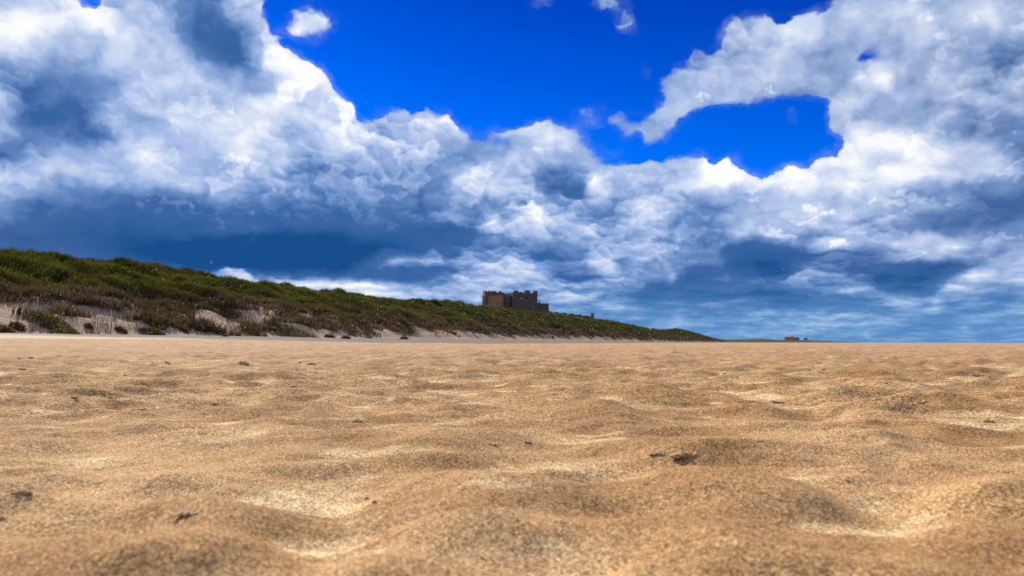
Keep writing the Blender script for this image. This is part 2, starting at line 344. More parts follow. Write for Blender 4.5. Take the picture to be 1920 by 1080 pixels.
# sand mounds: crest pixel in the picture, half width, height (m), depth factor
MOUNDS = []
for px, py, hw, h, dep in [(945,893,190,.022,.75),(885,968,120,.015,.9),(775,1052,115,.013,.9),(400,942,135,.020,.8),(395,884,95,.015,.8),(140,876,85,.014,.8),(40,942,65,.010,1.1),
                           (85,1046,110,.004,.9),(350,1058,50,.006,.9),(1410,888,105,.022,1.0),(1530,925,70,.014,1.2),(1580,812,260,.024,.7),(1890,925,120,.020,.9),(1830,1010,120,.009,.9),
                           (1305,1056,45,.007,.9),(870,820,140,.017,.8),(1285,836,90,.018,.8),(790,792,70,.012,.8),(545,868,60,.008,.8),(300,858,70,.010,.8),(1640,760,60,.010,.8),(1727,752,80,.009,.8),
                           (1100,772,120,.014,.7),(240,790,120,.013,.7),(500,815,150,.013,.7),(1130,900,60,-.012,1.0),(1180,960,110,-.014,1.0),(620,930,110,-.014,1.0),(700,900,80,-.012,1.0),
                           (1650,965,130,-.012,.8),(240,1000,120,-.012,.8),(560,1000,110,-.008,.8),(1450,1040,90,.006,.8)]:
    x, d = gpos(px, py, max(h, 0)); MOUNDS.append((x, d, hw / FPX * d, hw / FPX * d * dep, h))
def sand_base(x, y):
    s, t = st_of(x, y)
    t0 = 6 + 18 * sstep(25, 60, s)
    z = .80 * np.clip((t - t0) / (50 - t0), 0, 1) ** 1.35
    z = np.where(t > 50, .80 + .01 * (t - 50), z)
    z = np.where(t > 80, 1.1, z)
    z = z - .018 * np.clip(-t - 60, 0, 200)
    r = np.hypot(x, y)
    return z + .05 * sstep(8, 40, r) * fbm(s / 14, t / 5, 40, 2) * sstep(60, 30, -t)
def sand_relief(x, y, fine=True):
    r = np.hypot(x, y)
    near = sstep(2.2, .9, r)                               # where the big mounds are individually placed
    wx = x + .05 * gn(x / .3, y / .3, 71); wy = y + .05 * gn(x / .3, y / .3, 72)
    a = fbm(wx / .27, wy / .21, 1, 3, .45)
    h = (.033 - .015 * near) * np.where(a > 0, a, a * .5)
    far = sstep(1.5, 5, r)
    h = h + .030 * far * fbm(x / 1.1, y / .7, 5, 3)
    for mx, my, sx, sy, hh in MOUNDS:
        q = ((wx - mx) / sx) ** 2 + ((wy - my - .25 * sy) / sy) ** 2
        h = h + .98 * hh * np.exp(-q * .75)
    if fine:
        h = h + .0070 * gn(wx / .13, wy / .10, 9) + .013 * (.6 - np.abs(gn(wx / .24 + .3 * gn(x / .5, y / .5, 73), wy / .15, 17))) * sstep(-.5, .4, gn(x / .7, y / .6, 18)) + .0021 * gn(x / .05, y / .04, 11)
        lump = np.clip(gn(x / .022, y / .02, 13), 0, 1)
        h = h + (.0007 * lump + .0004 * gn(x / .011, y / .011, 15)) * sstep(4, 1.2, r)
    return h
def sand_z(x, y, fine=True):
    return sand_base(x, y) + sand_relief(x, y, fine)

SKY = [(-400,440),(-200,452),(0,466),(60,468),(100,472),(140,479),(180,486),(215,483),(240,487),(300,503),(345,509),(372,508),(400,515),(430,526),(470,530),(505,528),(540,536),(575,540),(625,545),(665,551),(700,555),(760,560),
       (800,562),(826,561),(850,565),(870,570),(905,575),(970,580),(1035,589),(1080,596),(1110,599),(1150,603),(1200,614),(1240,619),(1270,617),(1290,621),(1320,630),(1340,636)]
CREST, FOOT = 76.0, 50.0
_a = np.array([[p[0] for p in SKY], [p[1] for p in SKY]], float)
_d = pix_dir(_a[0], _a[1]); _az = np.arctan2(_d[:, 0], _d[:, 1]); _te = _d[:, 2] / np.hypot(_d[:, 0], _d[:, 1])
_r = CREST / np.sin(SHORE - _az); _S = CREST / np.tan(SHORE - _az); _H = _r * _te + CAM_H - .90
def crest_h(s): return np.interp(s, _S, _H, left=_H[0])
def dune_z(s, t):
    H = crest_h(s) * np.where(s > 1450, np.clip(1 - (s - 1450) / 300, .1, 1), 1)
    foot = FOOT + 2.2 * fbm(s / 17, s * 0 + .5, 21, 3)
    q = (t - foot) / (CREST - foot)
    prof = np.where(q < 1, 1 - (1 - np.clip(q, 0, 1)) ** 1.22, 1.0)
    prof = prof * sstep(-.02, .10, q) ** .6
    z = .78 + (H - .78) * prof
    z = z - np.clip(t - CREST, 0, 200) * .045
    on = sstep(.0, .22, q)
    face = on * sstep(1.15, .7, q)
    z = z + on * (.80 * fbm(s / 9, t / 8, 23, 3) * (.45 + .55 * face) + .42 * fbm(s / 3.4, t / 3.0, 27, 2) + .9 * np.clip(fbm(s / 5.5, t / 5.0, 29, 2), 0, 1) * sstep(.6, 1.0, q)) * np.clip(H / 9, .4, 1.2)
    return z - .25 * sstep(.02, -.08, q)
def dune_frac(s, t): return np.clip((dune_z(s, t) - .78) / (crest_h(s) - .78), 0, 1.3)
def land_z(x, y):
    s, t = st_of(x, y)
    return np.maximum(sand_z(x, y, False), np.where((t > 46) & (s > -250), dune_z(s, t), -9))
_rr = np.geomspace(.25, 2500, 6000)
def hit(px, py):
    """first point of the land seen at a picture position"""
    d = pix_dir(px, py); k = 1 / math.hypot(d[0], d[1])
    x = d[0] * k * _rr; y = d[1] * k * _rr; z = CAM_H + d[2] * k * _rr
    below = np.nonzero(z < land_z(x, y))[0]
    i = below[0] if len(below) else len(_rr) - 1
    return float(x[i]), float(y[i]), float(land_z(x[i:i + 1], y[i:i + 1])[0]), float(_rr[i])

# ------------------------------------------------------------------ object helpers
def tag(o, label=None, cat=None, group=None, kind=None):
    if label: o['label'] = label
    if cat: o['category'] = cat
    if group: o['group'] = group
    if kind: o['kind'] = kind
    return o
def empty(name, loc, rz=0.0, **kw):
    o = bpy.data.objects.new(name, None); COL.objects.link(o); o.location = loc; o.rotation_euler = (0, 0, rz)
    o.empty_display_size = .1
    return tag(o, **kw)
def mesh_obj(name, verts, faces, mat, parent=None, smooth=False, loc=None):
    me = bpy.data.meshes.new(name); me.from_pydata([tuple(map(float, v)) for v in verts], [], faces); me.update()
    if smooth: me.polygons.foreach_set('use_smooth', [True] * len(me.polygons))
    me.materials.append(mat); o = bpy.data.objects.new(name, me); COL.objects.link(o)
    if parent: o.parent = parent
    if loc is not None: o.location = loc
    return o
def np_mesh(name, co, loops, sizes, mat, smooth=True, attrs=None):
    me = bpy.data.meshes.new(name)
    me.vertices.add(len(co)); me.vertices.foreach_set('co', np.ascontiguousarray(co, np.float32).ravel())
    me.loops.add(len(loops)); me.loops.foreach_set('vertex_index', np.ascontiguousarray(loops, np.int32))
    me.polygons.add(len(sizes)); st = np.concatenate([[0], np.cumsum(sizes)[:-1]]).astype(np.int32)
    me.polygons.foreach_set('loop_start', st); me.polygons.foreach_set('loop_total', np.asarray(sizes, np.int32))
    if smooth: me.polygons.foreach_set('use_smooth', np.ones(len(sizes), bool))
    for k, a in (attrs or {}).items():
        at = me.attributes.new(k, 'FLOAT', 'POINT'); at.data.foreach_set('value', np.ascontiguousarray(a, np.float32))
    me.update(calc_edges=True); me.validate()
    me.materials.append(mat); o = bpy.data.objects.new(name, me); COL.objects.link(o); return o
def grid_mesh(name, P, mat, close_u=False, attrs=None):
    """P: (rows, cols, 3)"""
    nr, nc = P.shape[:2]
    i = np.arange(nr - 1)[:, None]; j = np.arange(nc if close_u else nc - 1)[None]
    a = i * nc + j; b = i * nc + (j + 1) % nc; c = b + nc; d = a + nc
    loops = np.stack([a, b, c, d], -1).reshape(-1)
    return np_mesh(name, P.reshape(-1, 3), loops, np.full(loops.size // 4, 4), mat, attrs=attrs)

def material(name, fn):
    m = bpy.data.materials.new(name); m.use_nodes = True; T = NT(m.node_tree); T.n.clear()
    b = T.new('ShaderNodeBsdfPrincipled'); o = T.new('ShaderNodeOutputMaterial'); T.l.new(b.outputs[0], o.inputs[0])
    b.inputs['Roughness'].default_value = .85; b.inputs['Specular IOR Level'].default_value = .2
    fn(T, b); return m
def bump(T, b, h, strength, dist):
    n = T.new('ShaderNodeBump'); n.inputs['Strength'].default_value = strength; n.inputs['Distance'].default_value = dist
    T.set(n.inputs['Height'], h); T.l.new(n.outputs[0], b.inputs['Normal'])

# ------------------------------------------------------------------ materials of the land
def sand_mat(T, b):
    P = T.new('ShaderNodeTexCoord').outputs['Object']
    dist = T.vm('LENGTH', P)
    t = T.vm('DOT_PRODUCT', P, (NN[0], NN[1], 0)); s = T.vm('DOT_PRODUCT', P, (E[0], E[1], 0))
    base = T.mix(T.mr(T.noise(P, 3.2, 4, .55), .38, .64), (.40, .235, .108), (.58, .375, .19))
    sort = T.new('ShaderNodeAttribute', attribute_name='sorting').outputs['Fac']
    patch = T.m('ADD', T.m('MULTIPLY', sort, .45), T.m('MULTIPLY', T.m('SUBTRACT', T.noise(T.vm('MULTIPLY', P, (.5, 1, 1)), 7.0, 4, .6), .5), 1.5))
    base = T.mix(T.mr(patch, .10, .34), base, (.78, .59, .34))
    # single grains: dark, honey, pale
    g1 = T.voro(P, 900.0, out='Color'); gr = T.sep(g1)[0]
    g2 = T.voro(P, 470.0, out='Color'); gr2 = T.sep(g2)[1]
    near = T.mr(dist, 2.5, 9.0, 1.0, .55)
    grain = T.ramp(gr, [(0, (.30, .23, .18)), (.25, (.62, .55, .48)), (.55, (1, 1, 1)), (.8, (1.2, 1.16, 1.08)), (.95, (1.4, 1.38, 1.34)), (1, (1.75, 1.75, 1.72))])
    col = T.mix(T.m('MULTIPLY', near, .85), base, T.mix(1.0, base, grain, 'MULTIPLY'))
    gb = T.ramp(gr2, [(0, (.30, .22, .15)), (.2, (.62, .54, .45)), (.5, (1, 1, 1)), (.85, (1.2, 1.18, 1.1)), (1, (1.75, 1.7, 1.55))])
    col = T.mix(T.m('MULTIPLY', near, .8), col, T.mix(1.0, col, gb, 'MULTIPLY'))
    gr3 = T.sep(T.voro(P, 170.0, out='Color'))[2]             # coarser grit and shell sand, read at a few metres
    gc = T.ramp(gr3, [(0, (.40, .33, .27)), (.2, (.72, .67, .60)), (.5, (1, 1, 1)), (.85, (1.24, 1.22, 1.18)), (1, (1.75, 1.7, 1.6))])
    col = T.mix(T.mr(dist, .8, 2.2, .12, .75), col, T.mix(1.0, col, gc, 'MULTIPLY'))
    mott = T.noise(P, 170.0, 3, .7)
    col = T.mix(T.mr(mott, .36, .26, 0, .45), col, T.mix(1.0, col, (.55, .48, .40), 'MULTIPLY'))
    # farther out the sand is drier and pinker
    dry = T.mix(T.mr(T.noise(P, 1.3, 4, .6), .35, .68), (.36, .205, .108), (.48, .30, .17))
    col = T.mix(T.mr(dist, 2.5, 11.0, 0, .75), col, dry)
    # beach zones: cloud shadow painted as a grey strip, and pale dry upper beach under the dunes
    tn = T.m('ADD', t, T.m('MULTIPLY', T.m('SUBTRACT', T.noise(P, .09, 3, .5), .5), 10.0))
    shade_band = T.m('MULTIPLY', T.mr(tn, 23.0, 27.0), T.mr(s, 24.0, 42.0))
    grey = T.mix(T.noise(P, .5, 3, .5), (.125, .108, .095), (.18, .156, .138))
    col = T.mix(T.m('MULTIPLY', shade_band, .9), col, grey)
    pale = T.m('MULTIPLY', T.mr(tn, 25.0, 31.0), T.mr(s, 40.0, 26.0))
    col = T.mix(T.m('MULTIPLY', pale, .9), col, (.55, .42, .29))
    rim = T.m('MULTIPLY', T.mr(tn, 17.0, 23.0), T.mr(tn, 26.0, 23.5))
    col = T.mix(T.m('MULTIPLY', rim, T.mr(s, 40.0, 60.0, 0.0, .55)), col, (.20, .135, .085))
    wet = T.mr(t, -48.0, -66.0)
    col = T.mix(T.m('MULTIPLY', wet, .5), col, (.30, .235, .19))
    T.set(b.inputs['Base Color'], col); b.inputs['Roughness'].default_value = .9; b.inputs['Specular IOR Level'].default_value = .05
    hb = T.m('ADD', T.m('MULTIPLY', gr, .5), T.m('ADD', T.m('MULTIPLY', gr2, .6), T.m('MULTIPLY', T.noise(P, 240.0, 3, .6), .5)))
    bump(T, b, hb, .8, .0016)
M_SAND = material('beach_sand', sand_mat)

def dune_mat(T, b):
    P = T.new('ShaderNodeTexCoord').outputs['Object']
    veg = T.new('ShaderNodeAttribute', attribute_name='cover').outputs['Fac']
    n = T.noise(P, .45, 5, .62); n2 = T.noise(P, 2.4, 4, .65)
    sand = T.mix(n2, (.315, .19, .12), (.45, .30, .205))
    brown = T.mix(n2, (.060, .036, .020), (.15, .098, .060))
    green = T.mix(n2, (.020, .026, .006), (.055, .060, .014))
    v = T.m('ADD', veg, T.m('MULTIPLY', T.m('SUBTRACT', n, .5), .9))
    v = T.m('ADD', v, T.m('MULTIPLY', T.m('SUBTRACT', n2, .5), .35))
    col = T.mix(T.mr(v, .22, .40), sand, brown)
    col = T.mix(T.mr(v, .62, .92), col, green)
    T.set(b.inputs['Base Color'], col); b.inputs['Roughness'].default_value = .95
    bump(T, b, T.noise(P, 2.2, 6, .7), 1.0, .35)
M_DUNE = material('dune_cover', dune_mat)

def sea_mat(T, b):
    P = T.new('ShaderNodeTexCoord').outputs['Object']
    T.set(b.inputs['Base Color'], T.mix(T.noise(P, .02, 4, .6), (.03, .09, .14), (.06, .14, .20)))
    b.inputs['Roughness'].default_value = .25; b.inputs['Specular IOR Level'].default_value = .5
    bump(T, b, T.noise(T.vm('MULTIPLY', P, (.4, 1.2, 1)), .35, 4, .6), .6, .5)
M_SEA = material('sea_water', sea_mat)

def grass_mat(c0, c1, c2):
    def fn(T, b):
        P = T.new('ShaderNodeTexCoord').outputs['Object']
        a = T.new('ShaderNodeAttribute', attribute_name='tint').outputs['Fac']
        c = T.mix(T.m('MULTIPLY', T.mr(T.noise(P, .13, 4, .65), .40, .62), T.mr(T.vm('LENGTH', P), 110.0, 300.0, 1.0, .35)), c0, c1)
        c = T.mix(T.mr(a, .45, 1.0, 0, .85), c, c2)
        T.set(b.inputs['Base Color'], c); b.inputs['Roughness'].default_value = .7
        tr = T.new('ShaderNodeBsdfTranslucent'); T.set(tr.inputs[0], c); mx = T.new('ShaderNodeMixShader'); mx.inputs[0].default_value = .34
        T.l.new(b.outputs[0], mx.inputs[1]); T.l.new(tr.outputs[0], mx.inputs[2])
        T.l.new(mx.outputs[0], [q for q in T.n if q.type == 'OUTPUT_MATERIAL'][0].inputs[0])
    return fn
M_GREEN = material('marram_green', grass_mat((.026, .034, .005), (.092, .094, .010), (.20, .17, .036)))
M_BROWN = material('marram_dry', grass_mat((.070, .042, .020), (.115, .076, .034), (.22, .15, .08)))

# ------------------------------------------------------------------ ground: one sheet of beach sand out to the horizon
def build_ground():
    th = np.concatenate([np.linspace(-43, 43, 1150), np.arange(45, 316, 2.5)])
    th = np.radians(np.unique(np.round(th, 5)))
    r = [.12]
    while r[-1] < 9000:
        q = r[-1]
        r.append(q + (.0042 if q < 1.6 else .0042 + .0085 * (q - 1.6) if q < 12 else q * .0075 if q < 80 else q * .03))
    r = np.array(r)
    TH, RR = np.meshgrid(th, r)
    x = RR * np.sin(TH); y = RR * np.cos(TH)
    fade = np.clip(1 - (RR - 60) / 60, 0, 1)
    rel = sand_relief(x, y) * fade
    z = sand_base(x, y) + rel
    z = np.where(RR > 2500, np.minimum(z, .2), z)
    s_, t_ = st_of(x, y)
    z = np.where(t_ < -160, np.minimum(z, -2.0), z)
    sm = sand_relief(x, y, False) * fade
    sorting = np.clip(.25 - sm / .022, 0, 1) * .75                 # fine pale sand gathers in the hollows
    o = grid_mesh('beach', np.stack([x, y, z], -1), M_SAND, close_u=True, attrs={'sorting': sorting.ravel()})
    tag(o, kind='structure')
build_ground()
def build_sea():
    n = 96; v = [(0, 0, -.30)]; f = []
    for r in (200, 600, 2000, 12000):
        v += [(r * math.sin(2 * math.pi * k / n), r * math.cos(2 * math.pi * k / n), -.30) for k in range(n)]
    for k in range(n): f.append((0, 1 + (k + 1) % n, 1 + k))
    for q in range(3):
        for k in range(n):
            a = 1 + q * n; b_ = a + n; f.append((a + k, a + (k + 1) % n, b_ + (k + 1) % n, b_ + k))
    tag(mesh_obj('sea', v, f, M_SEA), kind='structure')
build_sea()

# ------------------------------------------------------------------ dunes
def cover(s, t):
    f = dune_frac(s, t)
    patch = fbm(s / 3.6 + .30 * t, t / 3.0, 61, 3) + .35 * fbm(s / 17 + .1 * t, t / 12, 64, 2)                    # slanting tussock rows on the bare face
    nr = sstep(170, 60, s)
    c = .62 * sstep(.04 + .17 * nr, .42 + .20 * nr, f) + .38 * sstep(.42, .74, f) + (.26 + .36 * nr) * patch * sstep(.85, .30, f) * sstep(-.05, .1, f) + .06 * sstep(.0, .15, f) + .12 * sstep(120, 420, s)
    return np.clip(c, 0, 1)
def build_dunes():
    s = [0.0]
    while s[-1] < 1750: s.append(s[-1] + max(.42, .0065 * abs(s[-1])))
    b = [-.42]
    while b[-1] > -240: b.append(b[-1] - max(.42, .03 * abs(b[-1])))
    s = np.array(b[::-1] + s)
    t = np.concatenate([np.arange(44, 78, .42), np.arange(78, 100, 1.2), np.arange(100, 190, 6)])
    S, TT = np.meshgrid(s, t, indexing='ij')
    z = dune_z(S, TT)
    z = np.where(TT < 46.5, .3, z)
    x, y = xy_of(S, TT)
    o = grid_mesh('dunes', np.stack([x, y, z], -1), M_DUNE, attrs={'cover': cover(S, TT).ravel()})
    tag(o, kind='structure')
build_dunes()

def blades(name, x, y, z, hgt, wid, lean, rng, mat, parent=None, tintv=None):
    """one bent blade per entry: five points, a quad and a tip"""
    n = len(x); a = rng.uniform(0, 2 * np.pi, n); la = rng.uniform(0, 2 * np.pi, n)
    wx, wy = np.cos(a) * wid / 2, np.sin(a) * wid / 2
    lx, ly = np.cos(la) * lean * hgt + .22 * hgt, np.sin(la) * lean * hgt - .10 * hgt    # all comb over with the wind
    P = np.empty((n, 5, 3))
    P[:, 0] = np.stack([x - wx, y - wy, z - .08 * hgt], -1); P[:, 1] = np.stack([x + wx, y + wy, z - .08 * hgt], -1)
    mx, my, mz = x + lx * .35, y + ly * .35, z + hgt * .60
    P[:, 2] = np.stack([mx + wx * .8, my + wy * .8, mz], -1); P[:, 3] = np.stack([mx - wx * .8, my - wy * .8, mz], -1)
    P[:, 4] = np.stack([x + lx, y + ly, z + hgt * (1 - .25 * lean)], -1)
    k = np.arange(n)[:, None] * 5
    loops = np.concatenate([k + np.array([[0, 1, 2, 3]]), k + np.array([[3, 2, 4]])], 1).ravel()
    sizes = np.tile([4, 3], n)
    tint = np.repeat(rng.random(n) if tintv is None else tintv, 5)
    o = np_mesh(name, P.reshape(-1, 3), loops, sizes, mat, smooth=False, attrs={'tint': tint})
    if parent: o.parent = parent
    return o
def scatter_grass():
    rng = np.random.default_rng(5)
    n = 60000
    az = R(-44) + (R(17.2) + R(44)) * rng.random(n) ** .85
    t = 49 + 30 * rng.random(n)
    ang = SHORE - az; s = t / np.tan(ang)
    far = rng.random(4000) * 260; s = np.concatenate([s, far * 0 - 5 + rng.random(4000) * 60]); t = np.concatenate([t, 50 + 28 * rng.random(4000)])
    keep = (s < 1500) & (s > -30); s, t = s[keep], t[keep]
    f = dune_frac(s, t); c = cover(s, t) + rng.normal(0, .07, len(s))
    k = (c > .22) & (rng.random(len(s)) < np.clip(.35 + c, 0, 1)); s, t, f, c = s[k], t[k], f[k], c[k]
    green = c + rng.normal(0, .10, len(s)) > .70
    x, y = xy_of(s, t); z = dune_z(s, t); r = np.hypot(x, y)
    for nm, m, sel in (('marram_grass', M_GREEN, green), ('dry_dune_grass', M_BROWN, ~green)):
        per = 9
        X, Y, Z, RR = [np.repeat(q[sel], per) for q in (x, y, z, r)]
        nb = len(X); sp = .16 + .0016 * RR
        X = X + rng.normal(0, 1, nb) * sp; Y = Y + rng.normal(0, 1, nb) * sp
        S2, T2 = st_of(X, Y); Z = dune_z(S2, T2)
        hh = (rng.uniform(.35, .85, nb) + .0010 * RR) * np.repeat(rng.uniform(.6, 1.15, sel.sum()), per)
        o = blades(nm, X, Y, Z, hh, .028 + .00055 * RR, rng.uniform(.1, .6, nb), rng, m, tintv=np.clip(.55 * np.repeat(rng.random(sel.sum()), per) + .45 * rng.random(nb), 0, 1))
        tag(o, {'marram_grass': 'dense green marram grass covering the upper dunes', 'dry_dune_grass': 'brown dry marram grass on the lower dune face'}[nm], 'grass', kind='stuff')
scatter_grass()

# single tussocks that can be told apart at the foot of the dunes: pixel of the base, width in pixels, label
TUSS = [(6,622,34,'dark grass tussock at the very left end of the dune foot'),(33,616,26,'small brown tussock on bare sand near the left end of the dune foot'),(92,606,84,'broadest shaggy brown tussock, with green top, on the left dune face'),
        (122,625,54,'low wide dark tussock on the dune foot, just above the pale sand strip at left'),(166,615,15,'tiny dark tussock alone on bare sand, right of the broad shaggy one'),(227,622,22,'small slanting tussock in the middle of the bare sand bowl'),
        (285,627,44,'long low dark tussock lying at the foot of the bare sand bowl'),(290,610,38,'brown tussock upslope of the long low dark one'),(340,619,26,'brown tussock right of the bare sand bowl, uphill of the pale strip'),
        (373,617,30,'dark round tussock, left one of a close row below the green slope'),(402,622,34,'ragged dark tussock, middle of a close row below the green slope'),(421,631,13,'tiny tussock standing lowest between two larger ones at the dune foot'),
        (440,630,32,'rounded brown tussock at the dune foot beside a tiny low one'),(474,624,52,'big dark green tussock above the dune foot, left of the widest low clump'),(552,630,92,'widest clump of dark tussocks on the dune foot, centre left'),
        (618,633,22,'narrow brown tussock at the foot just right of the widest clump'),(648,635,18,'small dark tussock at the dune foot, second right of the widest clump'),(691,634,16,'small pale brown tussock alone at the foot, below a slanting sand scar'),
        (757,636,18,'last single tussock on the dune foot before the cover turns continuous')]
rng = np.random.default_rng(9)
for px, py, w, lab in TUSS:
    x, y, z, r = hit(px, py)
    W = w / FPX * r; e = empty('marram_tussock', (x, y, z), label=lab, cat='grass tussock', group='tussocks along the dune foot')
    n = int(130 + 500 * min(1, W / 4))
    for part, m, fr, hk in (('dead_stems', M_BROWN, .62, .75), ('green_blades', M_GREEN if w > 30 else M_BROWN, .38, 1.0)):
        k = int(n * fr); a = rng.uniform(0, 2 * np.pi, k); q = np.sqrt(rng.random(k)) * .5 * W
        dx = np.cos(a) * q; dy = np.sin(a) * q * .75
        lz = dune_z(*st_of(x + dx, y + dy)) - z
        prof = np.clip(1.1 - (q / (.55 * W)) ** 2, .25, 1)
        blades(part, dx, dy, np.clip(lz, -1.2, 2), hk * prof * (.35 + .26 * W ** .6) * rng.uniform(.6, 1.15, k), np.full(k, .06), rng.uniform(.15, .8, k), rng, m, parent=e)

# ------------------------------------------------------------------ castle on its crag, 900 m off
def stone_mat(c0, c1, sc0=.35):
    def fn(T, b):
        P = T.new('ShaderNodeTexCoord').outputs['Object']
        n = T.noise(P, sc0, 5, .6); n2 = T.noise(P, 2.0, 3, .6)
        c = T.mix(n, c0, c1); c = T.mix(T.mr(n2, .45, .7, 0, .5), c, tuple(q * .6 for q in c0))
        T.set(b.inputs['Base Color'], c); b.inputs['Roughness'].default_value = .95
        br = T.new('ShaderNodeTexBrick'); T.set(br.inputs['Vector'], T.vm('MULTIPLY', P, (.8, .8, 1))); br.inputs['Scale'].default_value = 1.0
        bump(T, b, br.outputs['Fac'], .5, .06)
    return fn
M_STONE = material('castle_sandstone', stone_mat((.085, .062, .055), (.19, .135, .11)))
M_WARM_SUN = material('sun_painted_warm_sandstone', stone_mat((.21, .105, .058), (.40, .215, .12)))  # warm stone, made brighter to paint the sun on the angled range
M_DARK = material('dark_opening', lambda T, b: T.set(b.inputs['Base Color'], (.012, .012, .014, 1)))
def hill_mat(T, b):
    P = T.new('ShaderNodeTexCoord').outputs['Object']
    c = T.mix(T.noise(P, .12, 5, .65), (.030, .036, .012), (.075, .080, .028)); T.set(b.inputs['Base Color'], c)
    bump(T, b, T.noise(P, .5, 5, .7), 1, 1.0)
M_HILL = material('grassy_crag', hill_mat)

class MB:
    def __init__(s): s.v = []; s.f = []
    def box(s, x0, x1, y0, y1, z0, z1, rot=0.0, piv=(0, 0), top=1.0):
        k = len(s.v); cx, cy = (x0 + x1) / 2, (y0 + y1) / 2
        for z, q in ((z0, 1.0), (z1, top)):
            for (x, y) in ((x0, y0), (x1, y0), (x1, y1), (x0, y1)):
                x, y = cx + (x - cx) * q, cy + (y - cy) * q
                dx, dy = x - piv[0], y - piv[1]; c, n = math.cos(rot), math.sin(rot)
                s.v.append((piv[0] + dx * c - dy * n, piv[1] + dx * n + dy * c, z))
        s.f += [tuple(k + i for i in q) for q in ((0, 3, 2, 1), (4, 5, 6, 7), (0, 1, 5, 4), (1, 2, 6, 5), (2, 3, 7, 6), (3, 0, 4, 7))]
        return s
    def crenel(s, x0, x1, y0, y1, z, h=1.6, w=2.2, gap=1.8, th=.9):
        """merlons round the top of a rectangular wall"""
        def run(a, b): 
            n = max(2, int(round((b - a + gap) / (w + gap)))); p = (b - a - w) / (n - 1); return [a + i * p for i in range(n)]
        for q in run(x0, x1):
            s.box(q, q + w, y0, y0 + th, z, z + h); s.box(q, q + w, y1 - th, y1, z, z + h)
        for q in run(y0, y1)[1:-1]:
            s.box(x0, x0 + th, q, q + w, z, z + h); s.box(x1 - th, x1, q, q + w, z, z + h)
        return s
    def gable(s, x0, x1, y0, y1, z0, z1, over=.3):
        k = len(s.v); ym = (y0 + y1) / 2
        s.v += [(x0 - over, y0 - over, z0), (x1 + over, y0 - over, z0), (x1 + over, y1 + over, z0), (x0 - over, y1 + over, z0), (x0 - over, ym, z1), (x1 + over, ym, z1)]
        s.f += [tuple(k + i for i in q) for q in ((0, 1, 5, 4), (2, 3, 4, 5), (1, 2, 5), (3, 0, 4), (0, 3, 2, 1))]
        return s
    def build(s, name, mat, parent=None): return mesh_obj(name, s.v, s.f, mat, parent)

